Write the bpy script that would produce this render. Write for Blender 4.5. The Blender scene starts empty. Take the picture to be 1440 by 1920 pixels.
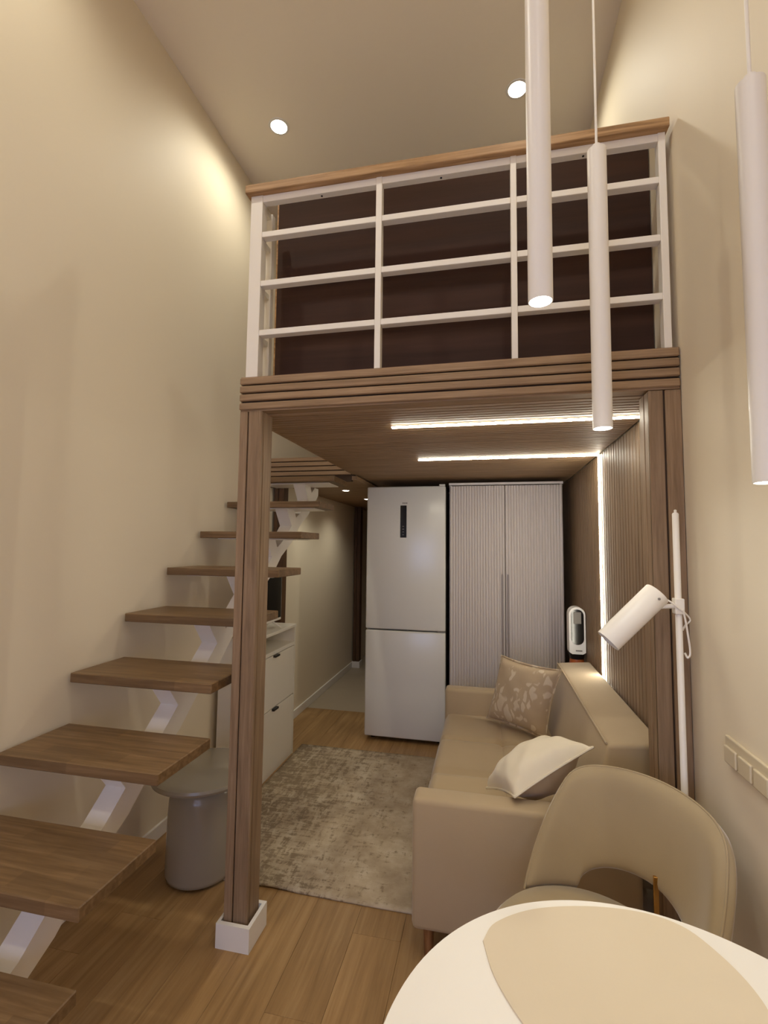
import bpy, bmesh, math, random
from mathutils import Vector, Matrix
random.seed(7)
S = bpy.context.scene
COL = S.collection

def lin(r, g, b):
    f = lambda c: (c/255/12.92) if c <= 10 else ((c/255+.055)/1.055)**2.4
    return (f(r), f(g), f(b), 1.0)

# ---------------------------------------------------------------- camera
RM = ((0.97726822, -0.00469401, -0.21195469),
      (0.21172505,  0.07312154,  0.97459004),
      (0.01092372, -0.99731199,  0.07245319))
cd = bpy.data.cameras.new('camera')
cd.sensor_fit = 'VERTICAL'; cd.sensor_height = 36.0
cd.lens = 36.0*893/1920; cd.clip_start = 0.02
cam = bpy.data.objects.new('camera', cd); COL.objects.link(cam)
cam.matrix_world = Matrix(((RM[0][0], -RM[0][1], -RM[0][2], 0.0),
                           (RM[1][0], -RM[1][1], -RM[1][2], 0.0),
                           (RM[2][0], -RM[2][1], -RM[2][2], 1.5),
                           (0, 0, 0, 1)))
S.camera = cam

# ---------------------------------------------------------------- light and exposure
W = bpy.data.worlds.new('evening_sky'); S.world = W; W.use_nodes = True
bg = W.node_tree.nodes['Background']
bg.inputs[0].default_value = (0.50, 0.60, 1.0, 1); bg.inputs[1].default_value = 7.0
S.view_settings.view_transform = 'Standard'; S.view_settings.look = 'None'
S.view_settings.gamma = 1.0; S.view_settings.use_curve_mapping = False
S.view_settings.exposure = -0.34
S.cycles.diffuse_bounces = 8
WARM = (1.0, 0.955, 0.82); NEUT = (0.97, 1.0, 0.97); LEDC = (1.0, 0.93, 0.76)
DOWN_W, PEND_W, HALL_W, LED_S = 44.0, 3.4, 15.0, 66.0

# ---------------------------------------------------------------- materials
def base_mat(name, col, rough=.6, metal=0.0, spec=.5, sheen=0.0):
    m = bpy.data.materials.new(name); m.use_nodes = True
    b = m.node_tree.nodes['Principled BSDF']
    b.inputs['Base Color'].default_value = col; b.inputs['Roughness'].default_value = rough
    b.inputs['Metallic'].default_value = metal; b.inputs['Specular IOR Level'].default_value = spec
    if sheen: b.inputs['Sheen Weight'].default_value = sheen; b.inputs['Sheen Roughness'].default_value = .4
    return m, m.node_tree, b

def coords(nt, scale=(1, 1, 1), rnd=True):
    tc = nt.nodes.new('ShaderNodeTexCoord'); mp = nt.nodes.new('ShaderNodeMapping')
    mp.inputs['Scale'].default_value = scale
    nt.links.new(tc.outputs['Object'], mp.inputs['Vector'])
    if rnd:
        oi = nt.nodes.new('ShaderNodeObjectInfo'); mu = nt.nodes.new('ShaderNodeMath'); mu.operation = 'MULTIPLY'
        mu.inputs[1].default_value = 37.0
        nt.links.new(oi.outputs['Random'], mu.inputs[0]); nt.links.new(mu.outputs[0], mp.inputs['Location'])
    return mp.outputs['Vector']

def noise(nt, vec, scale, detail=4, rough=.55, dist=0.0):
    n = nt.nodes.new('ShaderNodeTexNoise'); n.inputs['Scale'].default_value = scale
    n.inputs['Detail'].default_value = detail; n.inputs['Roughness'].default_value = rough
    n.inputs['Distortion'].default_value = dist
    nt.links.new(vec, n.inputs['Vector']); return n.outputs['Fac']

def ramp(nt, fac, stops):
    r = nt.nodes.new('ShaderNodeValToRGB'); e = r.color_ramp.elements
    while len(e) < len(stops): e.new(.5)
    for k, (p, c) in enumerate(stops): e[k].position = p; e[k].color = c
    nt.links.new(fac, r.inputs['Fac']); return r.outputs['Color']

def mix(nt, fac, a, b, mode='MIX'):
    m = nt.nodes.new('ShaderNodeMix'); m.data_type = 'RGBA'; m.blend_type = mode
    for sock, v in ((0, fac), (6, a), (7, b)):
        if hasattr(v, 'is_output'): nt.links.new(v, m.inputs[sock])
        else: m.inputs[sock].default_value = v
    return m.outputs[2]

def bump(nt, b, h, strength=.2, dist=.002):
    n = nt.nodes.new('ShaderNodeBump'); n.inputs['Strength'].default_value = strength; n.inputs['Distance'].default_value = dist
    nt.links.new(h, n.inputs['Height']); nt.links.new(n.outputs['Normal'], b.inputs['Normal'])

def paint(name, col, rough=.55, grain=90, amt=.06):
    m, nt, b = base_mat(name, col, rough, spec=.3)
    v = coords(nt, rnd=False); h = noise(nt, v, grain, 3)
    bump(nt, b, h, amt, .001); return m

def satin(name, col, rough=.35, metal=0.0, spec=.5):
    m, nt, b = base_mat(name, col, rough, metal, spec)
    v = coords(nt); h = noise(nt, v, 14, 2)
    b_r = nt.nodes.new('ShaderNodeMapRange'); b_r.inputs[3].default_value = rough*.88; b_r.inputs[4].default_value = min(1, rough*1.12)
    nt.links.new(h, b_r.inputs[0]); nt.links.new(b_r.outputs[0], b.inputs['Roughness']); return m

def wood(name, dark, mid, light, axis='X', fine=60, rough=.5, vary=.16, staves=0.0, spec=.35):
    m, nt, b = base_mat(name, mid, rough, spec=spec)
    st = {'X': (.055, 1, 1), 'Y': (1, .055, 1), 'Z': (1, 1, .055)}[axis]
    v = coords(nt, st)
    g = noise(nt, v, fine, 6, .62, .4); w = noise(nt, v, fine*.13, 3, .5, 1.2)
    c = ramp(nt, g, [(.30, dark), (.52, mid), (.74, light)])
    c2 = ramp(nt, w, [(.35, (.90, .89, .88, 1)), (.65, (1.06, 1.05, 1.04, 1))])
    c = mix(nt, .75, c, c2, 'MULTIPLY')
    oi = nt.nodes.new('ShaderNodeObjectInfo')
    t = ramp(nt, oi.outputs['Random'], [(0, (1-vary, 1-vary, 1-vary*1.1, 1)), (1, (1+vary*.6, 1+vary*.55, 1+vary*.5, 1))])
    c = mix(nt, 1.0, c, t, 'MULTIPLY')
    if staves:
        v2 = coords(nt, (1, 1, 1)); bt = nt.nodes.new('ShaderNodeTexBrick')
        bt.inputs['Scale'].default_value = 1.0; bt.inputs['Brick Width'].default_value = .31; bt.inputs['Row Height'].default_value = staves
        bt.inputs['Mortar Size'].default_value = .0; bt.inputs['Color1'].default_value = (.86, .85, .84, 1); bt.inputs['Color2'].default_value = (1.1, 1.09, 1.07, 1)
        nt.links.new(v2, bt.inputs['Vector']); c = mix(nt, 1.0, c, bt.outputs['Color'], 'MULTIPLY')
    nt.links.new(c, b.inputs['Base Color']); bump(nt, b, g, .18, .0012); return m

def fabric(name, a, c, scale=420, rough=.9, sheen=.25, amt=.25):
    m, nt, b = base_mat(name, a, rough, spec=.2, sheen=sheen)
    v = coords(nt); f = noise(nt, v, scale, 2); l = noise(nt, v, 5, 3)
    col = mix(nt, l, a, c); nt.links.new(col, b.inputs['Base Color']); bump(nt, b, f, amt, .0012); return m

def glow(name, col, strength):
    m = bpy.data.materials.new(name); m.use_nodes = True; nt = m.node_tree; nt.nodes.clear()
    e = nt.nodes.new('ShaderNodeEmission'); o = nt.nodes.new('ShaderNodeOutputMaterial')
    e.inputs[0].default_value = (*col, 1); e.inputs[1].default_value = strength
    nt.links.new(e.outputs[0], o.inputs[0]); return m

M = {}
M['wall'] = paint('warm_beige_wall_paint', lin(229, 217, 193), .6)
M['ceil'] = paint('ceiling_paint', lin(246, 236, 216), .7)
M['white_trim'] = satin('white_trim', lin(232, 228, 220), .4)
M['white_metal'] = satin('white_powder_coat', lin(232, 226, 216), .38)
M['white_gloss'] = satin('white_gloss', lin(238, 236, 232), .22)
M['oak'] = wood('stained_oak_tread', lin(98, 75, 49), lin(118, 93, 64), lin(138, 112, 82), 'X', 60, .45, .06, .06)
M['rail_oak'] = wood('handrail_oak', lin(128, 96, 62), lin(170, 134, 94), lin(196, 162, 122), 'X', 60, .5, .05)
M['slat_x'] = wood('slat_wood_horizontal', lin(132, 106, 79), lin(151, 124, 95), lin(169, 142, 112), 'X', 70, .55, .05)
M['slat_z'] = wood('slat_wood_vertical', lin(120, 98, 74), lin(139, 115, 90), lin(158, 134, 108), 'Z', 70, .5, .06)
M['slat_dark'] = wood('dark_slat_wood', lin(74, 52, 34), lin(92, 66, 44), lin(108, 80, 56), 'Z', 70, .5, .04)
M['slat_back'] = satin('slat_backing_brown', lin(62, 44, 30), .8)
M['plank'] = wood('oak_laminate', lin(140, 108, 68), lin(162, 128, 84), lin(178, 146, 102), 'Y', 34, .42, .04)
M['subfloor'] = satin('subfloor_joint', lin(112, 84, 52), .8)
M['tile'] = satin('grey_beige_tile', lin(172, 158, 136), .4)
M['brownboard'] = wood('dark_brown_board', lin(48, 30, 22), lin(60, 38, 28), lin(70, 45, 34), 'X', 14, .62, 0, spec=.2)
M['greige'] = fabric('greige_upholstery', lin(180, 160, 130), lin(172, 152, 122), 520)
M['velvet'] = fabric('sand_velvet', lin(172, 154, 122), lin(156, 138, 108), 300, .8, .6, .12)
M['cream'] = fabric('cream_cotton', lin(232, 222, 200), lin(222, 210, 186), 380)
M['linen'] = fabric('beige_linen', lin(196, 176, 148), lin(184, 164, 136), 380)
M['brass'] = satin('brass', lin(196, 150, 84), .25, 1.0)
M['black'] = satin('black_plastic', lin(22, 18, 18), .35)
M['screen'] = satin('dark_screen_glass', lin(14, 12, 13), .12)
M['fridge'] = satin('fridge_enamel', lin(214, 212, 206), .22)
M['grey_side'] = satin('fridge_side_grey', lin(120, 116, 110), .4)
M['cab'] = satin('cabinet_white', lin(226, 220, 206), .4)
M['ward'] = satin('wardrobe_white', lin(206, 198, 194), .32)
M['ward_handle'] = satin('handle_grey', lin(150, 140, 136), .35)
M['stool'] = satin('stool_taupe_gloss', lin(156, 147, 130), .2)
M['table'] = satin('table_white', lin(240, 236, 228), .35)
M['mat'] = fabric('placemat_beige', lin(222, 208, 184), lin(216, 202, 176), 500, .7, 0, .08)
M['plastic'] = satin('cream_switch_plastic', lin(206, 192, 164), .35)
M['orange'] = satin('amber_plastic', lin(168, 88, 44), .25)
M['grey'] = satin('grey_plastic', lin(128, 122, 114), .4)
M['led'] = glow('led_strip_light', LEDC, LED_S)
M['lamp'] = glow('downlight_glow', (1, .88, .7), 40)
M['pend'] = glow('pendant_glow', (1, .97, .92), 30)
M['legwood'] = wood('sofa_leg_wood', lin(112, 76, 44), lin(140, 98, 60), lin(160, 118, 78), 'Z', 60, .5, 0)

def rug_material():
    m, nt, b = base_mat('distressed_rug', lin(170, 156, 132), .95, spec=.1)
    v = coords(nt, (1, 1, 1), False)
    vs = coords(nt, (.35, 1.6, 1), False); vt = coords(nt, (1.5, .4, 1), False)
    big = noise(nt, v, 1.6, 3); cloud = noise(nt, v, 7, 5, .65)
    a = noise(nt, vs, 26, 7, .75, .6); c = noise(nt, vt, 24, 7, .75, .6)
    basec = ramp(nt, cloud, [(.3, lin(146, 126, 102)), (.5, lin(180, 162, 136)), (.7, lin(208, 196, 174))])
    sx = nt.nodes.new('ShaderNodeSeparateXYZ'); tc = nt.nodes.new('ShaderNodeTexCoord'); nt.links.new(tc.outputs['Object'], sx.inputs[0])
    mr = nt.nodes.new('ShaderNodeMapRange'); mr.inputs[1].default_value = -.72; mr.inputs[2].default_value = .55; mr.inputs[3].default_value = .135; mr.inputs[4].default_value = -.005
    nt.links.new(sx.outputs['X'], mr.inputs[0])
    ad = nt.nodes.new('ShaderNodeMath'); ad.operation = 'ADD'; nt.links.new(a, ad.inputs[0]); nt.links.new(mr.outputs[0], ad.inputs[1])
    ad2 = nt.nodes.new('ShaderNodeMath'); ad2.operation = 'ADD'; nt.links.new(c, ad2.inputs[0]); nt.links.new(mr.outputs[0], ad2.inputs[1])
    mx = nt.nodes.new('ShaderNodeMath'); mx.operation = 'MULTIPLY'; nt.links.new(ad.outputs[0], mx.inputs[0]); nt.links.new(ad2.outputs[0], mx.inputs[1])
    mk = ramp(nt, mx.outputs[0], [(.33, (0, 0, 0, 1)), (.41, (1, 1, 1, 1))])
    col = mix(nt, mk, basec, lin(104, 84, 62))
    col = mix(nt, .35, col, ramp(nt, big, [(.4, lin(166, 152, 132)), (.6, lin(200, 184, 156))]))
    nt.links.new(col, b.inputs['Base Color']); bump(nt, b, a, .6, .004); return m
M['rug'] = rug_material()

def floral_material():
    m, nt, b = base_mat('floral_linen', lin(196, 178, 152), .9, spec=.2, sheen=.2)
    v = coords(nt, (1, 1, 1), False)
    vo = nt.nodes.new('ShaderNodeTexVoronoi'); vo.inputs['Scale'].default_value = 13; vo.inputs['Randomness'].default_value = 1
    n = nt.nodes.new('ShaderNodeTexNoise'); n.inputs['Scale'].default_value = 9; n.inputs['Detail'].default_value = 2; nt.links.new(v, n.inputs['Vector'])
    wv = mix(nt, .12, v, n.outputs['Color'], 'ADD'); nt.links.new(wv, vo.inputs['Vector'])
    vo2 = nt.nodes.new('ShaderNodeTexVoronoi'); vo2.inputs['Scale'].default_value = 19; vo2.feature = 'DISTANCE_TO_EDGE'
    st = nt.nodes.new('ShaderNodeMapping'); st.inputs['Scale'].default_value = (1.0, 1.0, .38); st.inputs['Rotation'].default_value = (.5, .6, .3)
    nt.links.new(wv, st.inputs['Vector']); nt.links.new(st.outputs[0], vo2.inputs['Vector'])
    big = noise(nt, v, 7, 2, .5)
    k1 = ramp(nt, vo.outputs['Distance'], [(.20, (1, 1, 1, 1)), (.27, (0, 0, 0, 1))])
    k2 = ramp(nt, vo2.outputs['Distance'], [(.10, (0, 0, 0, 1)), (.16, (1, 1, 1, 1))])
    gate = ramp(nt, big, [(.50, (0, 0, 0, 1)), (.54, (1, 1, 1, 1))])
    k = mix(nt, 1.0, mix(nt, 1.0, k2, gate, 'MULTIPLY'), k1, 'LIGHTEN')
    col = mix(nt, k, lin(190, 170, 142), lin(216, 202, 178)); nt.links.new(col, b.inputs['Base Color'])
    bump(nt, b, noise(nt, v, 380, 2), .25, .001); return m
M['floral'] = floral_material()

# ---------------------------------------------------------------- builders
def link(name, me, mat=None, parent=None, smooth=False):
    o = bpy.data.objects.new(name, me); COL.objects.link(o)
    if mat is not None and not me.materials: me.materials.append(M[mat] if isinstance(mat, str) else mat)
    if smooth:
        for p in me.polygons: p.use_smooth = True
    if parent is not None:
        o.parent = parent; o.matrix_parent_inverse = world(parent).inverted()
    return o

def world(o):
    m = o.matrix_basis.copy()
    if o.parent: m = world(o.parent) @ o.matrix_parent_inverse @ m
    return m

def tag(o, label, cat, group=None):
    o['label'] = label; o['category'] = cat
    if group: o['group'] = group
    return o

def thing(name, label, cat, loc, group=None):
    o = bpy.data.objects.new(name, None); COL.objects.link(o); o.location = loc; o.empty_display_size = .1
    return tag(o, label, cat, group)

def fin(bm, name='m'):
    bmesh.ops.recalc_face_normals(bm, faces=bm.faces[:]); me = bpy.data.meshes.new(name); bm.to_mesh(me); bm.free(); return me

def addbox(bm, x0, x1, y0, y1, z0, z1):
    v = [bm.verts.new(p) for p in ((x0, y0, z0), (x1, y0, z0), (x1, y1, z0), (x0, y1, z0), (x0, y0, z1), (x1, y0, z1), (x1, y1, z1), (x0, y1, z1))]
    for f in ((0, 3, 2, 1), (4, 5, 6, 7), (0, 1, 5, 4), (1, 2, 6, 5), (2, 3, 7, 6), (3, 0, 4, 7)): bm.faces.new([v[i] for i in f])

def box(name, x0, x1, y0, y1, z0, z1, mat, parent=None, bev=0.0, seg=2, smooth=None):
    """one box-shaped part; origin at its centre"""
    c = Vector(((x0+x1)/2, (y0+y1)/2, (z0+z1)/2)); bm = bmesh.new()
    addbox(bm, x0-c.x, x1-c.x, y0-c.y, y1-c.y, z0-c.z, z1-c.z)
    if bev: bmesh.ops.bevel(bm, geom=bm.edges[:], offset=bev, segments=seg, affect='EDGES', profile=.5)
    o = link(name, fin(bm), mat, None, smooth if smooth is not None else (bev > 0 and seg > 2))
    o.location = c
    if parent is not None: o.parent = parent; o.matrix_parent_inverse = world(parent).inverted()
    return o

def inst(name, me, loc, parent, mat=None, rot=None):
    o = bpy.data.objects.new(name, me); COL.objects.link(o); o.location = loc
    if rot: o.rotation_euler = rot
    if mat and not me.materials: me.materials.append(M[mat])
    if parent is not None: o.parent = parent; o.matrix_parent_inverse = world(parent).inverted()
    return o

def boxmesh(dx, dy, dz, mat, bev=0.0):
    bm = bmesh.new(); addbox(bm, -dx/2, dx/2, -dy/2, dy/2, -dz/2, dz/2)
    if bev: bmesh.ops.bevel(bm, geom=bm.edges[:], offset=bev, segments=1, affect='EDGES')
    me = fin(bm); me.materials.append(M[mat]); return me

def lathe_bm(bm, prof, cx, cy, n=48, ring=False):
    rings = []
    for r, z in prof:
        rings.append([bm.verts.new((cx+r*math.cos(2*math.pi*k/n), cy+r*math.sin(2*math.pi*k/n), z)) for k in range(n)])
    for a, b in zip(rings, rings[1:]):
        for k in range(n): bm.faces.new((a[k], a[(k+1) % n], b[(k+1) % n], b[k]))
    if not ring: bm.faces.new(rings[0][::-1]); bm.faces.new(rings[-1])

def lathe(name, prof, cx, cy, mat, parent=None, n=48, smooth=True, auto=True, ring=False):
    bm = bmesh.new(); lathe_bm(bm, prof, cx, cy, n, ring); me = fin(bm)
    o = link(name, me, mat, parent, smooth)
    if auto and smooth: me.set_sharp_from_angle(angle=math.radians(40))
    return o

def catmull(pts, n=8):
    P = [Vector(p) for p in pts]; P = [P[0]*2-P[1]] + P + [P[-1]*2-P[-2]]; out = []
    for i in range(1, len(P)-2):
        for k in range(n):
            t = k/n; a, b, c, d = P[i-1], P[i], P[i+1], P[i+2]
            out.append(.5*((2*b)+(c-a)*t+(2*a-5*b+4*c-d)*t*t+(3*b-a-3*c+d)*t**3))
    out.append(P[-2]); return out

def tube_bm(bm, pts, r, n=10):
    pts = [Vector(p) for p in pts]; rings = []; prev = None
    for i, p in enumerate(pts):
        d = (pts[min(i+1, len(pts)-1)]-pts[max(i-1, 0)]).normalized()
        ref = prev if prev is not None else (Vector((0, 0, 1)) if abs(d.z) < .9 else Vector((1, 0, 0)))
        u = (ref-d*ref.dot(d)).normalized(); w = d.cross(u); prev = u
        rr = r[i] if isinstance(r, (list, tuple)) else r
        rings.append([bm.verts.new(p+rr*(u*math.cos(2*math.pi*k/n)+w*math.sin(2*math.pi*k/n))) for k in range(n)])
    for a, b in zip(rings, rings[1:]):
        for k in range(n): bm.faces.new((a[k], a[(k+1) % n], b[(k+1) % n], b[k]))
    bm.faces.new(rings[0][::-1]); bm.faces.new(rings[-1])

def tube(name, pts, r, mat, parent=None, n=10):
    bm = bmesh.new(); tube_bm(bm, pts, r, n); me = fin(bm)
    o = link(name, me, mat, parent, True); me.set_sharp_from_angle(angle=math.radians(50)); return o

def prism_bm(bm, poly, x0, x1):
    """polygon in (y, z) extruded along x"""
    a = [bm.verts.new((x0, y, z)) for y, z in poly]; b = [bm.verts.new((x1, y, z)) for y, z in poly]
    bm.faces.new(a); bm.faces.new(b[::-1]); n = len(poly)
    for k in range(n): bm.faces.new((a[k], b[k], b[(k+1) % n], a[(k+1) % n]))

def flat(name, poly, z0, z1, mat, parent=None, bev=0.0):
    """polygon in (x, y) extruded along z"""
    bm = bmesh.new(); a = [bm.verts.new((x, y, z0)) for x, y in poly]; b = [bm.verts.new((x, y, z1)) for x, y in poly]
    f = bm.faces.new(b); bm.faces.new(a[::-1]); n = len(poly)
    for k in range(n): bm.faces.new((a[k], a[(k+1) % n], b[(k+1) % n], b[k]))
    if bev: bmesh.ops.bevel(bm, geom=[e for e in f.edges], offset=bev, segments=2, affect='EDGES')
    return link(name, fin(bm), mat, parent)

def struct(o): o['kind'] = 'structure'; return o

def spot(name, loc, energy, col, size_deg, blend, parent, radius=.04, direction=(0, 0, -1)):
    l = bpy.data.lights.new(name, 'SPOT'); l.energy = energy; l.color = col; l.spot_size = math.radians(size_deg); l.spot_blend = blend
    l.shadow_soft_size = radius
    o = bpy.data.objects.new(name, l); COL.objects.link(o); o.location = loc
    o.rotation_euler = Vector(direction).to_track_quat('-Z', 'Y').to_euler()
    o.parent = parent; o.matrix_parent_inverse = world(parent).inverted(); return o

# ---------------------------------------------------------------- the room
XL, XR, ZC = -1.66, 0.64, 4.12
YN, YF = -1.9, 6.6
fl = struct(box('floor', XL-.1, XR+.1, YN-.1, YF+.1, -.12, -.012, 'subfloor'))
PW = .19
meshes = {}
cols = int((XR-XL)/PW)+1
for i in range(cols):
    x0 = XL+i*PW; x1 = min(x0+PW, XR)
    off = random.uniform(0, 1.2); y = YN-off
    while y < 4.30:
        a, b = max(y, YN), min(y+1.29, 4.30)
        if b-a > .02:
            key = (round(x1-x0, 3), round(b-a, 3))
            if key not in meshes: meshes[key] = boxmesh(x1-x0-.0008, b-a-.0008, .012, 'plank', .0005)
            inst('plank', meshes[key], ((x0+x1)/2, (a+b)/2, -.006), fl)
        y += 1.29
tm = boxmesh(.575-.003, .6-.003, .012, 'tile', .001)
for i in range(4):
    for j in range(4):
        y0 = 4.30+.6*j
        if y0+.6 <= YF+.15: inst('tile', tm, (XL+.2875+.575*i, y0+.3, -.006), fl)

wl = struct(box('wall_left', XL-.12, XL, YN-.1, YF, 0, ZC, 'wall'))
wr = struct(box('wall_right', XR, XR+.12, YN-.1, YF, 0, ZC, 'wall'))
wf = struct(box('wall_far', XL-.12, XR+.12, YF, YF+.12, 0, ZC, 'wall'))
wp = struct(box('wall_partition', -1.02, XR, 4.36, 4.46, 0, 2.0, 'wall'))
cl = struct(box('ceiling', XL-.12, XR+.12, YN-.1, YF+.12, ZC, ZC+.12, 'ceil'))
# wall behind the camera with a window
wx0, wx1, wz0, wz1 = -1.25, .25, .75, 2.15
bm = bmesh.new()
addbox(bm, XL-.12, wx0, YN-.12, YN, 0, ZC); addbox(bm, wx1, XR+.12, YN-.12, YN, 0, ZC)
addbox(bm, wx0, wx1, YN-.12, YN, 0, wz0); addbox(bm, wx0, wx1, YN-.12, YN, wz1, ZC)
struct(link('wall_near', fin(bm), 'wall'))
bm = bmesh.new()
for a in ((wx0, wx0+.06, wz0, wz1), (wx1-.06, wx1, wz0, wz1), (wx0, wx1, wz0, wz0+.06), (wx0, wx1, wz1-.06, wz1), (-.53, -.47, wz0, wz1)):
    addbox(bm, a[0], a[1], YN-.08, YN-.03, a[2], a[3])
win = struct(link('window_1', fin(bm), 'white_trim'))
struct(box('baseboard_left', XL, XL+.014, 3.42, 5.80, 0, .07, 'white_trim', bev=.003))
struct(box('baseboard_right', XR-.014, XR, YN, 1.73, 0, .07, 'white_trim', bev=.003))
struct(box('trim_1', XL, XL+.014, YN, 3.42, 0, .07, 'white_trim', bev=.003))

# ---------------------------------------------------------------- loft platform
LX0, LX1, LY0 = -.987, XR-.004, 1.735
loft = thing('loft_platform', 'slatted wood sleeping loft platform carried by a slatted post above the sofa', 'loft', (-.94, 1.79, 0))
box('deck', -.983, LX1, 1.752, YF-.01, 2.066, 2.172, 'slat_back', loft)
box('deck_extension', XL+.002, -.983, 3.432, YF-.01, 2.03, 2.172, 'slat_back', loft)
fm = boxmesh(LX1-LX0, .016, .028, 'slat_x', .0035)
for z in (2.168, 2.1335, 2.099, 2.0625): inst('fascia_slat', fm, ((LX0+LX1)/2, LY0+.008, z), loft)
box('fascia_edge', LX0+.006, LX1, 1.744, 1.80, 2.042, 2.05, 'slat_x', loft)
box('deck_edge', LX0+.004, LX1, 1.738, 1.80, 2.176, 2.184, 'slat_x', loft)
PITCH = .035
SZ = 2.040
sm = boxmesh(LX1-.012+.983, .0265, .014, 'slat_x', .0015)
y = 1.80; k = 0
led_y = (2.067, 2.885)
sy = []
while y < 4.34:
    yc = y+PITCH/2
    inst('soffit_slat', sm, ((LX1-.012-.983)/2, yc, SZ+.007), loft); sy.append(yc)
    y += PITCH
box('soffit_board', -.983, LX1-.012, 1.80, 4.36, SZ+.012, 2.068, 'slat_back', loft)
box('side_board', -.995, -.983, 1.765, 3.43, SZ, 2.18, 'slat_x', loft)
om = boxmesh(-1.0-XL-.004, .014, .030, 'slat_x', .003)
for z in (2.165, 2.128, 2.091, 2.054): inst('opening_slat', om, ((XL-1.0)/2, 3.424, z), loft)
box('opening_board', XL+.002, -1.0, 3.431, 3.47, 1.99, 2.18, 'slat_back', loft)
# hallway ceiling under the loft
box('hall_ceiling', XL+.002, -.96, 3.44, YF-.002, 2.0, 2.03, 'slat_x', loft)

def clad_post(name, x0, x1, y0, y1, z1, parent, front, side, side_x, label=None, wm='slat_z'):
    """square post, each cladding slat its own piece"""
    p = box(name, x0+.006, x1-.006, y0+.008, y1-.004, .002, z1, 'slat_back', parent)
    if label: p['label'] = label
    for a, b in front: box('slat', a, b, y0, y0+.010, .002, z1, wm, p, .002, 1)
    for a, b in side:
        if side_x > 0: box('slat', x1-.008, x1, a, b, .002, z1, wm, p, .002, 1)
        else: box('slat', x0, x0+.008, a, b, .002, z1, wm, p, .002, 1)
    return p
post = clad_post('post', -.985, -.889, 1.742, 1.842, 2.045, loft, [(-.985, -.951), (-.946, -.893)], [(1.744, 1.762), (1.766, 1.842)], 1)
box('slat', -.985, -.977, 1.744, 1.79, .002, 2.045, 'slat_z', post, .002, 1)
box('slat', -.985, -.977, 1.794, 1.842, .002, 2.045, 'slat_z', post, .002, 1)
bm = bmesh.new()   # hollow white box round the foot of the post
addbox(bm, -1.000, -.864, 1.716, 1.732, 0, .088); addbox(bm, -1.000, -.864, 1.846, 1.862, 0, .088)
addbox(bm, -1.000, -.989, 1.732, 1.846, 0, .088); addbox(bm, -.878, -.864, 1.732, 1.846, 0, .088)
link('plinth', fin(bm), 'white_trim', post)

# ---------------------------------------------------------------- slatted wall cladding behind the sofa
clad = thing('wall_cladding', 'vertical wood slat cladding on the wall behind the sofa', 'wall panel', (XR-.01, 2.8, 0))
PX = .628
box('backing', PX+.006, XR, 1.842, 4.355, .002, SZ, 'slat_back', clad)
vm = boxmesh(.010, .038, SZ-.004, 'slat_z', .002)
y = 1.846
while y < 4.33:
    inst('slat', vm, (PX+.005, y+.023, SZ/2), clad); y += .046
pil = thing('corner_pilaster', 'slatted wood pilaster at the wall end of the loft front', 'pilaster', (.585, 1.79, 0))
clad_post('core', .537, XR-.001, 1.742, 1.842, 2.0398, pil, [(.537, .583), (.589, XR-.002)], [(1.744, 1.788), (1.794, 1.842)], -1)
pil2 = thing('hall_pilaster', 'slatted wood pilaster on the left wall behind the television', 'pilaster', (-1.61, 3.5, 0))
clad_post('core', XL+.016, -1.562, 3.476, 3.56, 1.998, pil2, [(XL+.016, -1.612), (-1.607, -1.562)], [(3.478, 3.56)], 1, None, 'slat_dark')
pil3 = thing('end_pilaster', 'dark wood pilaster with white plinth at the end of the hallway', 'pilaster', (-1.6, 5.88, 0))
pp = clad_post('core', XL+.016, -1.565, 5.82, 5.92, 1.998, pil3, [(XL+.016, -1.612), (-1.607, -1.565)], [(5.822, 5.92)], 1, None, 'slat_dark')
box('plinth', XL+.004, -1.553, 5.806, 5.935, 0, .075, 'white_trim', pp, .002, 1)
hd = struct(box('door_1', XL+.10, -.75, 6.54, 6.595, .002, 1.99, 'slat_z', None, .002, 1))
box('door_handle', -1.50, -1.38, 6.50, 6.54, .98, 1.0, 'grey', hd, .004)
struct(box('trim_2', -1.06, -1.02, 4.36, YF, 0, .07, 'white_trim', bev=.003))
struct(box('wall_hall', -1.02, -.9, 4.46, YF, 0, 2.0, 'slat_z'))

# ---------------------------------------------------------------- LED strips
l1 = thing('led_strip', 'straight glowing LED strip in the loft underside near its front edge', 'led strip', (.1, led_y[0], SZ), 'LED strips under the loft')
box('diffuser', -.417, .624, led_y[0]-.0085, led_y[0]+.0085, SZ-.009, SZ-.0035, 'led', l1)
box('channel', -.420, .626, led_y[0]-.008, led_y[0]+.008, SZ-.0065, SZ-.0003, 'slat_back', l1)
l2 = thing('led_strip', 'LED strip that crosses the loft underside and runs down the slatted wall', 'led strip', (.62, led_y[1], SZ), 'LED strips under the loft')
box('diffuser', -.413, .624, led_y[1]-.0085, led_y[1]+.0085, SZ-.009, SZ-.0035, 'led', l2)
box('diffuser', PX-.009, PX-.0035, led_y[1]-.0085, led_y[1]+.0085, .62, SZ-.009, 'led', l2)
box('channel', -.416, .626, led_y[1]-.008, led_y[1]+.008, SZ-.0065, SZ-.0003, 'slat_back', l2)
box('channel', PX-.0065, PX-.0003, led_y[1]-.008, led_y[1]+.008, .62, SZ-.009, 'slat_back', l2)

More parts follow.
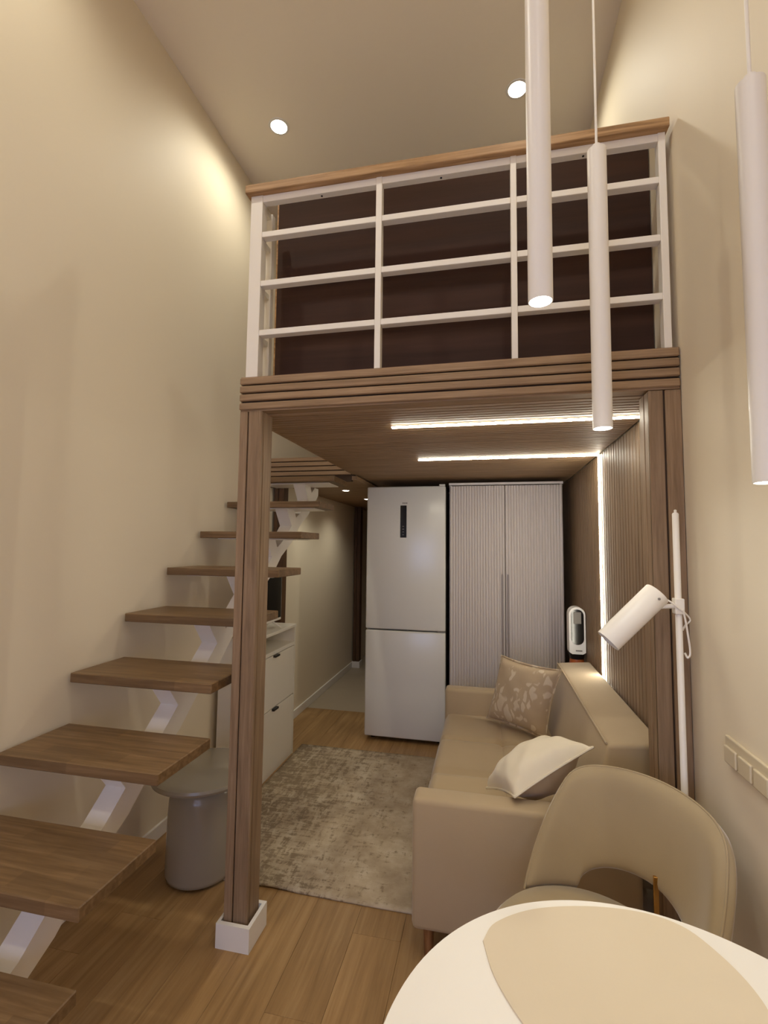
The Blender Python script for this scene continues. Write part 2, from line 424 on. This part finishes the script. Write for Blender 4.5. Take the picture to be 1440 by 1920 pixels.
# ---------------------------------------------------------------- loft railing
rail = thing('loft_railing', 'white metal railing with oak handrail along the front of the loft', 'railing', (-.17, 1.765, 2.184))
box('handrail', -.985, XR-.014, 1.722, 1.802, 2.968, 3.004, 'rail_oak', rail, .004)
tr = box('top_rail', -.925, .60, 1.748, 1.778, 2.938, 2.968, 'white_metal', rail, .0015, 1)
for x in (-.66, -.17, .35): lathe('screw', [(.004, 2.936), (.004, 2.938)], x, 1.763, 'black', tr, 10, False)
for a, b in ((-.968, -.915), (-.426, -.402), (.090, .112), (.594, .618)): box('post', a, b, 1.745, 1.781 if b-a < .04 else 1.79, 2.184, 2.968, 'white_metal', rail, .0015, 1)
for z in (2.795, 2.583, 2.372):
    for a, b in ((-.915, -.426), (-.402, .090), (.112, .594)): box('crossbar', a, b, 1.747, 1.781, z-.012, z+.012, 'white_metal', rail, .0015, 1)
box('return_post', -.955, -.925, 1.86, 1.89, 2.184, 2.968, 'white_metal', rail, .0015, 1)
for z in (2.795, 2.583, 2.372, 2.952): box('return_bar', -.953, -.931, 1.79, 1.86, z-.012, z+.012, 'white_metal', rail, .0015, 1)
scr = thing('privacy_panel', 'dark brown panel standing behind the loft railing', 'panel', (-.16, 1.985, 2.184))
box('board', -.95, XR-.004, 1.975, 1.993, 2.184, 3.20, 'brownboard', scr)
box('edge_strip', -.957, -.95, 1.974, 1.994, 2.184, 3.20, 'rail_oak', scr)

# ---------------------------------------------------------------- staircase
st = thing('staircase', 'open staircase of oak treads on a white zigzag steel stringer', 'staircase', (-1.3, .5, 0))
TX0, TX1, TD, TT = XL+.018, -1.012, .292, .038
def ty(k): return 1.646+.2825*(k-5)
def tz(k): return .980+.1992*(k-5)
tme = boxmesh(TX1-TX0, TD, TT, 'oak', .003)
plm = boxmesh(.49, .215, .006, 'white_metal', .001)
nt_me = []
SX0, SX1 = -1.345, -1.262
bm = bmesh.new()
for k in range(1, 11):
    yf, zb = ty(k), tz(k)-TT-.006
    t = inst('tread', tme, ((TX0+TX1)/2, yf+TD/2, tz(k)-TT/2), st)
    inst('tread_plate', plm, (-1.315, yf+.165, zb+.003), t)
    P = lambda pts: [(yf+a, zb+b) for a, b in pts]
    prism_bm(bm, P([(.085, 0), (.207, 0), (.236, -.045), (.165, -.103)]), SX0, SX1)
    if k == 10: prism_bm(bm, P([(.236, -.045), (.295, 0), (.372, 0), (.372, -.05), (.335, -.085), (.30, -.10)]), SX0, SX1)
    if k > 1: prism_bm(bm, P([(.165, -.103), (.236, -.045), (.30, -.10), (.184, -.205), (.0175, -.299), (-.0465, -.244), (.07, -.185)]), SX0, SX1)
    else: prism_bm(bm, P([(.165, -.103), (.236, -.045), (.30, -.10), (.25, -zb), (.11, -zb)]), SX0, SX1)
str_o = link('stringer', fin(bm), 'white_metal', st)
box('foot_plate', -1.38, -1.225, ty(1)+.06, ty(1)+.29, 0, .008, 'white_metal', st, .001, 1)

# ---------------------------------------------------------------- fridge
fx0, fx1, fy = -.945, -.317, 3.70
fr = thing('fridge', 'tall white two-door fridge with dark display beside the wardrobe', 'fridge', (-.63, 4.0, 0))
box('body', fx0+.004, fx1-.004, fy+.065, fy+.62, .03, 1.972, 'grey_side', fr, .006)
ud = box('upper_door', fx0, fx1, fy, fy+.06, .856, 1.978, 'fridge', fr, .012, 3)
ld = box('lower_door', fx0, fx1, fy, fy+.06, .036, .846, 'fridge', fr, .012, 3)
box('display', -.672, -.622, fy-.001, fy+.004, 1.572, 1.826, 'screen', ud)
for j in range(4): box('indicator', -.655, -.642, fy-.0016, fy, 1.592+j*.022, 1.597+j*.022, 'grey', ud)
bm = bmesh.new()
for j in range(4): addbox(bm, -.656+j*.0105, -.6485+j*.0105, fy-.001, fy+.002, 1.838, 1.850)
link('logo', fin(bm), 'grey', ud)
box('hinge', fx1-.05, fx1-.004, fy+.01, fy+.05, 1.978, 1.992, 'fridge', fr, .003)
box('hinge', fx1-.06, fx1-.01, fy+.006, fy+.05, .846, .856, 'grey', fr)
for x in (fx0+.05, fx1-.05):
    for yy in (fy+.1, fy+.55): lathe('foot', [(.02, 0), (.02, .032)], x, yy, 'black', fr, 14)

# ---------------------------------------------------------------- wardrobe
qx0, qx1, qy, qm = -.290, .552, 3.74, .131
wd = thing('wardrobe', 'pale wardrobe with two ribbed doors between fridge and slatted wall', 'wardrobe', (.13, 4.0, 0))
bm = bmesh.new()
addbox(bm, qx0, qx0+.018, qy+.022, qy+.56, 0, 1.985); addbox(bm, qx1-.018, qx1, qy+.022, qy+.56, 0, 1.985)
addbox(bm, qx0+.018, qx1-.018, qy+.54, qy+.56, 0, 1.985); addbox(bm, qx0+.018, qx1-.018, qy+.04, qy+.54, .06, .08)
addbox(bm, qx0+.018, qx1-.018, qy+.04, qy+.06, 0, .06)
link('carcass', fin(bm), 'ward', wd)
box('top_panel', qx0-.004, qx1+.004, qy-.002, qy+.56, 1.985, 2.003, 'ward', wd, .001, 1)
def fluted_door(x0, x1):
    bm = bmesh.new(); n = 20; w = (x1-x0)/n; prof = []
    for i in range(n):
        for j in range(6):
            t = j/6; prof.append((x0+(i+t)*w, qy+.006-.0085*abs(math.sin(math.pi*t))**.7))
    prof.append((x1, qy+.006))
    pr = prof+[(x1, qy+.02), (x0, qy+.02)]
    a = [bm.verts.new((x, yy, .075)) for x, yy in pr]; b = [bm.verts.new((x, yy, 1.978)) for x, yy in pr]
    bm.faces.new(a[::-1]); bm.faces.new(b); m = len(pr)
    for k in range(m): bm.faces.new((a[k], a[(k+1) % m], b[(k+1) % m], b[k]))
    return link('door', fin(bm), 'ward', wd)
d1 = fluted_door(qx0+.004, qm-.002); d2 = fluted_door(qm+.002, qx1-.004)
box('handle', qm-.026, qm-.014, qy-.014, qy+.004, .30, 1.30, 'ward_handle', d1, .002, 1)
box('handle', qm+.014, qm+.026, qy-.014, qy+.004, .30, 1.30, 'ward_handle', d2, .002, 1)

# ---------------------------------------------------------------- shoe cabinet and television
cx0, cx1, cy0, cy1 = -1.628, -1.39, 2.725, 3.36
cb = thing('shoe_cabinet', 'slim white shoe cabinet with two tilt-out drawers under the stairs', 'cabinet', (-1.51, 3.04, 0))
bm = bmesh.new()
addbox(bm, cx0, cx1, cy0, cy0+.018, 0, .905); addbox(bm, cx0, cx1, cy1-.018, cy1, 0, .905)
addbox(bm, cx0, cx0+.012, cy0+.018, cy1-.018, 0, .905); addbox(bm, cx0+.012, cx1, cy0+.018, cy1-.018, .776, .800)
addbox(bm, cx0+.012, cx1-.02, cy0+.018, cy1-.018, .02, .04); addbox(bm, cx1-.014, cx1-.004, cy0+.018, cy1-.018, 0, .03)
link('body', fin(bm), 'cab', cb)
box('top', cx0, cx1+.006, cy0-.004, cy1+.004, .905, .925, 'cab', cb, .002, 1)
for z0, z1 in ((.032, .424), (.430, .770)):
    d = box('drawer', cx1-.018, cx1, cy0+.020, cy1-.020, z0, z1, 'cab', cb, .0015, 1)
    box('handle', cx1-.002, cx1+.018, 2.99, 3.06, z1-.012, z1+.001, 'black', d, .001, 1)
tv = thing('television', 'small flat television with thin white frame standing on the shoe cabinet', 'television', (-1.46, 2.96, .925))
box('frame', -1.478, -1.452, 2.66, 3.235, .972, 1.318, 'white_metal', tv, .003)
box('screen', -1.4525, -1.4505, 2.668, 3.227, .990, 1.311, 'screen', tv)
for yy in (2.78, 3.11):
    bm = bmesh.new(); tube_bm(bm, [(-1.465, yy, .975), (-1.40, yy+.02, .931)], .006, 8); tube_bm(bm, [(-1.465, yy, .975), (-1.53, yy-.02, .931)], .006, 8)
    link('foot', fin(bm), 'white_metal', tv, True)

# ---------------------------------------------------------------- pedestal side table
sx, syy = -1.30, 2.085
so = thing('pedestal_table', 'glossy taupe mushroom side table with round top beside the stairs', 'side table', (sx, syy, .0092))
lathe('base', [(.140, .0092), (.152, .015), (.155, .03), (.152, .26), (.148, .34), (.138, .385), (.118, .405), (.10, .415), (.10, .432)], sx, syy, 'stool', so, 64, True, False)
lathe('top', [(.215, .430), (.228, .434), (.232, .444), (.228, .455), (.218, .459), (.0005, .459)], sx, syy, 'stool', so, 64)

# ---------------------------------------------------------------- rug
rx0, rx1, ry0, ry1 = -1.375, .12, 2.045, 3.50
bm = bmesh.new(); N = 48; gx = []
for s in (0, 1):
    g = []
    for i in range(N+1):
        row = []
        for j in range(N+1):
            u, v = i/N, j/N; x = rx0+(rx1-rx0)*u; yv = ry0+(ry1-ry0)*v + .004*math.sin(7*u)*(1-v)
            lift = .007*math.exp(-((u-.30)/.05)**2)*math.exp(-(v/.05)**2)
            row.append(bm.verts.new((x-(rx0+rx1)/2, yv-(ry0+ry1)/2, (.0085 if s else .0005)+lift)))
        g.append(row)
    gx.append(g)
for s, g in enumerate(gx):
    for i in range(N):
        for j in range(N): bm.faces.new((g[i][j], g[i+1][j], g[i+1][j+1], g[i][j+1]))
for i in range(N):
    for j in (0, N): bm.faces.new((gx[0][i][j], gx[0][i+1][j], gx[1][i+1][j], gx[1][i][j])); bm.faces.new((gx[0][j][i], gx[0][j][i+1], gx[1][j][i+1], gx[1][j][i]))
rg = link('rug', fin(bm), 'rug', None, True); rg.location = ((rx0+rx1)/2, (ry0+ry1)/2, 0)
tag(rg, 'distressed beige and grey rug on the wood floor in front of the sofa', 'rug')

# ---------------------------------------------------------------- sofa
sf = thing('sofa', 'beige upholstered sofa against the slatted wall under the loft', 'sofa', (.15, 2.55, 0))
box('base', -.258, .60, 1.90, 3.20, .125, .31, 'greige', sf, .015, 3)
box('arm', -.275, .50, 1.80, 1.905, .125, .582, 'greige', sf, .02, 3)
box('arm', -.275, .60, 3.195, 3.30, .125, .582, 'greige', sf, .02, 3)
# seat cushion with tufted creases
bm = bmesh.new(); nx, ny = 36, 60; X0, X1, Y0, Y1 = -.272, .42, 1.903, 3.197
def seat_h(u, v):
    e = min(u, 1)*1.0
    h = .425 + .012*math.sin(math.pi*v)
    edge = min(u/.06, 1.0); h -= .04*(1-math.sqrt(max(0, 1-(1-edge)**2)))
    for c in (.36, .68): h -= .016*math.exp(-((v-c)/.014)**2)
    h -= .012*math.exp(-((u-.5)/.02)**2)
    for c in (.36, .68): h -= .022*math.exp(-(((v-c)/.02)**2+((u-.5)/.04)**2))
    return h
top = [[bm.verts.new((X0+(X1-X0)*i/nx, Y0+(Y1-Y0)*j/ny, seat_h(i/nx, j/ny))) for j in range(ny+1)] for i in range(nx+1)]
low = [[bm.verts.new((X0+(X1-X0)*i/nx, Y0+(Y1-Y0)*j/ny, .295)) for j in (0, ny)] for i in (0, nx)]
for i in range(nx):
    for j in range(ny): bm.faces.new((top[i][j], top[i+1][j], top[i+1][j+1], top[i][j+1]))
bm.faces.new([low[0][0]]+[top[0][j] for j in range(ny+1)]+[low[0][1]]); bm.faces.new([low[1][1]]+[top[nx][j] for j in range(ny, -1, -1)]+[low[1][0]])
bm.faces.new([low[1][0]]+[top[i][0] for i in range(nx, -1, -1)]+[low[0][0]]); bm.faces.new([low[0][1]]+[top[i][ny] for i in range(nx+1)]+[low[1][1]])
bm.faces.new((low[0][0], low[0][1], low[1][1], low[1][0]))
so_ = link('seat_cushion', fin(bm), 'greige', sf, True); so_.data.set_sharp_from_angle(angle=math.radians(50))
# backrest, a wedge with rounded top
bm = bmesh.new(); ys = (1.925, 3.205)
sec = [(.345, .40), (.425, .79), (.618, .805), (.618, .13), (.345, .13)]
a = [bm.verts.new((x, ys[0], z)) for x, z in sec]; b = [bm.verts.new((x, ys[1], z)) for x, z in sec]
bm.faces.new(a); bm.faces.new(b[::-1])
for k in range(5): bm.faces.new((a[k], b[k], b[(k+1) % 5], a[(k+1) % 5]))
bmesh.ops.recalc_face_normals(bm, faces=bm.faces[:])
bmesh.ops.bevel(bm, geom=bm.edges[:], offset=.016, segments=3, affect='EDGES', profile=.5)
link('backrest', fin(bm), 'greige', sf, True)
tube('piping', [(.424, 1.94, .788), (.424, 3.19, .788)], .004, 'greige', sf, 8)
for x, yy in ((-.22, 1.87), (-.22, 3.23), (.42, 1.87), (.42, 3.23)): lathe('leg', [(.016, .0092 if yy > 2.05 and x < .1 else 0), (.022, .127)], x, yy, 'legwood', sf, 16)

# ---------------------------------------------------------------- cushions
def cushion(name, label, corners, thick, mats, pinch=.10, flange=.0, seed=1, wr=.004, pw=(.42, .42)):
    """corners a,b,c,d in order; bulges along the normal"""
    rnd = random.Random(seed); a, b, c, d = [Vector(p) for p in corners]
    cen = (a+b+c+d)/4; nrm = (b-a).cross(d-a).normalized(); n = 28
    root = thing(name, label, 'cushion', (cen.x, cen.y, min(p.z for p in (a, b, c, d))-.01), 'cushions on the sofa')
    ph = [rnd.uniform(0, 6.28) for _ in range(6)]
    def base(u, v):
        uu, vv = 2*u-1, 2*v-1
        su = uu*(1-pinch*(1-vv*vv)*abs(uu)); sv = vv*(1-pinch*(1-uu*uu)*abs(vv))
        su, sv = (su+1)/2, (sv+1)/2
        return a*(1-su)*(1-sv)+b*su*(1-sv)+c*su*sv+d*(1-su)*sv
    for side, mat in zip((1, -1), mats):
        bm = bmesh.new(); g = []
        for i in range(n+1):
            row = []
            for j in range(n+1):
                u, v = i/n, j/n; uu, vv = 2*u-1, 2*v-1
                e = max(0, (1-uu**2))*max(0, (1-vv**2))
                h = thick*(e**(pw[0] if side > 0 else pw[1]))
                edge = (1-max(abs(uu), abs(vv)))
                h += wr*math.sin(17*u+ph[0]+5*v)*math.sin(11*v+ph[1])*min(1, edge*6) + wr*1.2*math.sin(40*v+ph[2])*math.exp(-edge*9)*min(1, edge*12)
                row.append(bm.verts.new(base(u, v)+nrm*side*h-cen))
            g.append(row)
        for i in range(n):
            for j in range(n):
                f = (g[i][j], g[i+1][j], g[i+1][j+1], g[i][j+1]); bm.faces.new(f if side > 0 else f[::-1])
        me = bpy.data.meshes.new('cover'); bm.to_mesh(me); bm.free()
        o = link('front_cover' if side > 0 else 'back_cover', me, mat, None, True); o.location = cen
        o.parent = root; o.matrix_parent_inverse = world(root).inverted()
    loop = [base(k/n, 0) for k in range(n)]+[base(1, k/n) for k in range(n)]+[base(1-k/n, 1) for k in range(n)]+[base(0, 1-k/n) for k in range(n+1)]
    if flange:
        bm = bmesh.new(); out = []
        for p in loop:
            q = p+(p-cen).normalized()*flange; out.append((bm.verts.new(p+nrm*.002), bm.verts.new(q+nrm*.003), bm.verts.new(q-nrm*.003), bm.verts.new(p-nrm*.002)))
        for s, t in zip(out, out[1:]):
            for m in range(4): bm.faces.new((s[m], t[m], t[(m+1) % 4], s[(m+1) % 4]))
        link('flange', fin(bm), mats[0], root, True)
    else:
        tube('piping', loop, .0045, mats[0], root, 6)
    return root
cushion('scatter_cushion', 'beige leaf-patterned cushion leaning on the sofa back at its far end', [(-.005, 3.10, .455), (.305, 2.83, .455), (.385, 2.80, .835), (.085, 3.07, .835)][::1], .07, ('floral', 'linen'), .09, .012, 3)
cushion('scatter_cushion', 'cream cushion with beige back slumped over the near sofa arm', [(-.009, 2.12, .496), (.091, 1.838, .609), (.375, 1.93, .774), (.275, 2.21, .662)], .096, ('cream', 'linen'), .10, 0, 5, .006, (.42, .98))

# ---------------------------------------------------------------- upright vacuum at the far end of the sofa
vx, vy = .572, 3.40
vc = thing('vacuum_cleaner', 'white upright vacuum with dark oval display behind the sofa end', 'vacuum', (vx, vy, 0))
def oval_plate(name, w, z0, z1, y0, y1, mat, parent, n=14):
    bm = bmesh.new(); pts = []; r = w/2
    for k in range(n+1): pts.append((vx+r*math.cos(math.pi*k/n), z1-r+r*math.sin(math.pi*k/n)))
    for k in range(n+1): pts.append((vx-r*math.cos(math.pi*k/n), z0+r-r*math.sin(math.pi*k/n)))
    a = [bm.verts.new((x, y0, z)) for x, z in pts]; b = [bm.verts.new((x, y1, z)) for x, z in pts]
    bm.faces.new(a); bm.faces.new(b[::-1]); m = len(pts)
    for k in range(m): bm.faces.new((a[k], b[k], b[(k+1) % m], a[(k+1) % m]))
    return link(name, fin(bm), mat, parent)
bm = bmesh.new(); n = 16; w = .051; pts = []
for k in range(n+1): pts.append((vx+w*math.cos(math.pi*k/n), 1.066+w*math.sin(math.pi*k/n)))
pts += [(vx-w, .825), (vx-.03, .812), (vx+.03, .812), (vx+w, .825)]
a = [bm.verts.new((x, vy-.04, z)) for x, z in pts]; b = [bm.verts.new((x, vy+.05, z)) for x, z in pts]
bm.faces.new(a); bm.faces.new(b[::-1])
for k in range(len(pts)): bm.faces.new((a[k], b[k], b[(k+1) % len(pts)], a[(k+1) % len(pts)]))
vb = link('body', fin(bm), 'white_gloss', vc)
oval_plate('bezel', .089, .868, 1.108, vy-.042, vy-.038, 'white_gloss', vb)
ob = oval_plate('display', .080, .874, 1.103, vy-.044, vy-.040, 'screen', vb)
box('screen', vx-.024, vx+.024, vy-.0455, vy-.043, 1.01, 1.085, 'grey', vb, .001, 1)
box('logo', vx-.012, vx+.028, vy-.0415, vy-.039, .832, .840, 'grey', vb)
lathe('collar', [(.044, .78), (.050, .814)], vx, vy, 'black', vc, 24)
lathe('water_tank', [(.043, .60), (.046, .62), (.046, .76), (.040, .785)], vx, vy, 'orange', vc, 28)
lathe('tube', [(.030, .10), (.034, .30), (.040, .605)], vx, vy, 'black', vc, 24)
box('floor_head', vx-.06, vx+.055, vy-.06, vy+.20, 0, .105, 'white_gloss', vc, .02, 3)

# ---------------------------------------------------------------- floor lamp
px, py = .578, 1.655
fl_ = thing('floor_lamp', 'white floor lamp with tilted cylinder shade and looped cable by the wall', 'floor lamp', (px, py, 0))
lathe('base', [(.085, 0), (.09, .004), (.09, .014), (.084, .018), (.0005, .018)], px-.04, py, 'white_metal', fl_, 48)
lathe('pole', [(.0095, .016), (.0095, 1.612), (.007, 1.616)], px, py, 'white_metal', fl_, 20)
lathe('pole_tip', [(.004, 1.614), (.004, 1.624), (.002, 1.626)], px, py, 'white_metal', fl_, 12)
box('clamp', px-.014, px+.013, py-.016, py+.014, 1.302, 1.350, 'white_metal', fl_, .003)
tube('arm', [(px, py-.004, 1.327), (px-.066, py-.004, 1.322)], .0075, 'white_metal', fl_, 12)
h0, h1 = Vector((.517, py-.01, 1.365)), Vector((.366, py-.03, 1.214)); hd_ = (h1-h0).normalized()
bm = bmesh.new(); R = .0385
q = hd_.to_track_quat('Z', 'Y'); L = (h1-h0).length; n = 40
prof = [(0.0005, .004), (.030, .002), (.0365, 0), (R, .003), (R, L), (R-.0025, L), (R-.0025, .03), (0.0005, .03)]
rings = [[bm.verts.new(h0+q @ Vector((r*math.cos(2*math.pi*k/n), r*math.sin(2*math.pi*k/n), z))) for k in range(n)] for r, z in prof]
for A, B in zip(rings, rings[1:]):
    for k in range(n): bm.faces.new((A[k], A[(k+1) % n], B[(k+1) % n], B[k]))
me = fin(bm); sh = link('shade', me, 'white_metal', fl_, True); me.set_sharp_from_angle(angle=math.radians(40))
tube('switch', [h0+Vector((.0, -.034, -.006))+hd_*.012, h0+Vector((.0, -.041, -.006))+hd_*.012], .004, 'grey', sh, 10)
cab = [(h0.x+.012, py-.012, 1.352), (.553, py-.018, 1.338), (px-.002, py-.020, 1.318), (px+.014, py-.012, 1.306), (px+.030, py-.004, 1.285), (px+.018, py, 1.268), (px+.011, py+.004, 1.252)]
tube('cable', catmull(cab, 8), .0028, 'white_metal', fl_, 8)
cab2 = [(px+.006, py-.018, 1.318), (px+.014, py-.014, 1.28), (px+.022, py-.012, 1.22), (px+.024, py-.012, 1.185), (px+.017, py-.012, 1.172), (px+.010, py-.010, 1.186)]
tube('cable', catmull(cab2, 8), .0030, 'white_metal', fl_, 8)

# ---------------------------------------------------------------- dining chair
cc = Vector((.242, 1.375, 0)); bd = math.radians(42)
ch = thing('dining_chair', 'sand velvet chair with open curved back and brass legs at the round table', 'chair', (cc.x, cc.y, 0))
n, m = 64, 22
def shell(u, w):
    tb, tt = u*math.radians(82), u*math.radians(50)
    d = abs(u)*82
    z0 = .472+(.088*math.sqrt(max(0, 1-(d/43)**2)) if d < 43 else 0)
    z1 = .820-.03*u*u-.055*u**8
    t = tb+(tt-tb)*w; z = z0+(z1-z0)*w
    return t, z, .248+.25*(z-.48)
bm = bmesh.new(); inn, out = [], []
for i in range(n+1):
    u = -1+2*i/n; u = math.copysign(abs(u)**.9, u); ri, ro = [], []
    for j in range(m+1):
        w = j/m; t, z, r = shell(u, w)
        bulge = .026*math.sqrt(max(0, 1-(2*w-1)**6))*math.sqrt(max(0, 1-u**10))
        dv = Vector((math.cos(bd+t), math.sin(bd+t), 0)); p = cc+dv*r; p.z = z
        ri.append(bm.verts.new(p-dv*(bulge+.002))); ro.append(bm.verts.new(p+dv*(bulge+.002)))
    inn.append(ri); out.append(ro)
for i in range(n):
    for j in range(m):
        bm.faces.new((inn[i][j], inn[i+1][j], inn[i+1][j+1], inn[i][j+1])); bm.faces.new((out[i][j], out[i][j+1], out[i+1][j+1], out[i+1][j]))
    bm.faces.new((inn[i][0], out[i][0], out[i+1][0], inn[i+1][0])); bm.faces.new((inn[i][m], inn[i+1][m], out[i+1][m], out[i][m]))
for i in (0, n):
    for j in range(m): bm.faces.new((inn[i][j], inn[i][j+1], out[i][j+1], out[i][j]))
bk = link('backrest', fin(bm), 'velvet', ch, True)
seam = []
for u, w in [(-1, k/10) for k in range(11)]+[(-1+k/20, 1) for k in range(1, 41)]+[(1, 1-k/10) for k in range(1, 11)]:
    t, z, r = shell(u, w); seam.append(cc+Vector((math.cos(bd+t)*r, math.sin(bd+t)*r, z)))
tube('piping', seam, .0035, 'velvet', bk, 6)
lathe('seat', [(.0005, .405), (.19, .405), (.235, .415), (.250, .44), (.248, .462), (.232, .480), (.17, .488), (.0005, .49)], cc.x, cc.y, 'velvet', ch, 56, True, False)
lathe('seat_frame', [(.17, .385), (.17, .408)], cc.x, cc.y, 'black', ch, 32)
for a in (45, 135, 225, 315):
    d = Vector((math.cos(bd+math.radians(a)), math.sin(bd+math.radians(a)), 0))
    tube('leg', [cc+d*.15+Vector((0, 0, .395)), cc+d*.205], [.013, .009], 'brass', ch, 14)
box('back_stay', .443, .456, 1.510, 1.518, .41, .60, 'brass', ch, .001, 1)

# ---------------------------------------------------------------- round table and placemat
tx, ty_, tz_, tr_ = .238, .688, .79, .400
tb = thing('dining_table', 'white round pedestal dining table against the wall', 'table', (tx, ty_, 0))
lathe('top', [(tr_-.03, tz_-.022), (tr_-.006, tz_-.016), (tr_, tz_-.006), (tr_-.003, tz_), (.0005, tz_)], tx, ty_, 'table', tb, 128)
lathe('pedestal', [(.23, 0), (.22, .012), (.10, .03), (.045, .10), (.032, .35), (.04, .62), (.09, .74), (.15, tz_-.022)], tx, ty_, 'table', tb, 48, True, False)
k_ = (1.5-tz_-.004)/(1.5-.755)
mp_ = [(-.012, .985), (.013, 1.035), (.089, 1.088), (.199, 1.122), (.304, 1.130), (.375, 1.108), (.416, 1.052), (.440, .985), (.440, .92), (.41, .85), (.35, .79), (.26, .75), (.165, .752), (.10, .785), (.05, .838), (.008, .912)]
loop = catmull([(a*k_, b*k_, 0) for a, b in mp_+mp_[:1]], 6)[:-1]
pm = flat('placemat', [(p.x, p.y) for p in loop], tz_, tz_+.003, 'mat', None, .001)
tag(pm, 'beige pebble-shaped placemat on the white round table', 'placemat')

# ---------------------------------------------------------------- pendant lamps
PD, PL = .025, .79
for x, yv, zb, lab in ((.110, 1.0, 2.010, 'white tube pendant lamp hanging highest of the three over the table'),
                       (.302, 1.345, 1.820, 'white tube pendant lamp hanging between the highest and the lowest one'),
                       (.507, 1.0, 1.625, 'white tube pendant lamp hanging lowest, close to the right wall')):
    p = thing('pendant_lamp', lab, 'pendant lamp', (x, yv, zb), 'tube pendants over the table')
    lathe('tube', [(PD-.002, zb+.006), (PD-.002, zb), (PD, zb), (PD, zb+PL-.004), (PD-.005, zb+PL), (.0005, zb+PL)], x, yv, 'white_metal', p, 40)
    lathe('cable_grip', [(.011, zb+PL), (.011, zb+PL+.012), (.005, zb+PL+.016)], x, yv, 'white_metal', p, 16)
    lathe('cable', [(.0035, zb+PL+.01), (.0035, ZC-.02)], x, yv, 'white_metal', p, 10)
    lathe('canopy', [(.045, ZC-.025), (.05, ZC-.02), (.05, ZC)], x, yv, 'white_metal', p, 32)
    lathe('bulb', [(PD-.004, zb+.001), (PD-.004, zb+.005)], x, yv, 'pend', p, 32, False)
    spot('light', (x, yv, zb-.006), PEND_W, NEUT, 150, .9, p, .02)

# ---------------------------------------------------------------- recessed downlights
def downlight(label, x, yv, z, r, watts, col, size, group):
    d = thing('downlight', label, 'downlight', (x, yv, z), group)
    lathe('trim_ring', [(r, z), (r, z-.004), (r+.012, z-.003), (r+.014, z), (r, z)], x, yv, 'white_trim', d, 36, ring=True)
    lathe('lens', [(r-.0005, z-.003), (r-.0005, z-.001)], x, yv, 'lamp', d, 36, False)
    spot('light', (x, yv, z-.012), watts, col, size, .8, d, .04); return d
downlight('round ceiling downlight above the left end of the loft railing', -1.265, 2.594, ZC, .050, DOWN_W, WARM, 162, 'ceiling downlights')
downlight('round ceiling downlight beside the highest pendant lamp', .179, 2.641, ZC, .050, DOWN_W, WARM, 162, 'ceiling downlights')
for yv, w in ((.95, 'the pendant lamps'), (-.75, 'the window wall')):  # extra out-of-frame downlights, added to even out the room's brightness
    downlight('added unseen fill downlight over the stair side near '+w, -1.265, yv, ZC, .050, DOWN_W, WARM, 162, 'ceiling downlights')
    downlight('added unseen fill downlight over the table side near '+w, .179, yv, ZC, .050, DOWN_W, WARM, 162, 'ceiling downlights')
for yv, lb in ((4.08, 'small downlight in the hallway ceiling next to the top tread'), (4.86, 'small downlight deeper in the hallway ceiling beside the fridge')): downlight(lb, -1.24, yv, 2.0, .03, HALL_W, WARM, 140, 'hallway downlights')

# ---------------------------------------------------------------- switch and socket frame
sw = thing('switch_frame', 'cream multi-gang switch and socket frame on the right wall', 'switch', (XR, 1.36, .92))
box('frame', XR-.010, XR, 1.21, 1.508, .925, 1.0, 'plastic', sw, .003)
for j in range(4):
    y1 = 1.502-j*.0725
    box('rocker', XR-.017, XR-.009, y1-.062, y1-.001, .932, .976, 'plastic', sw, .003)
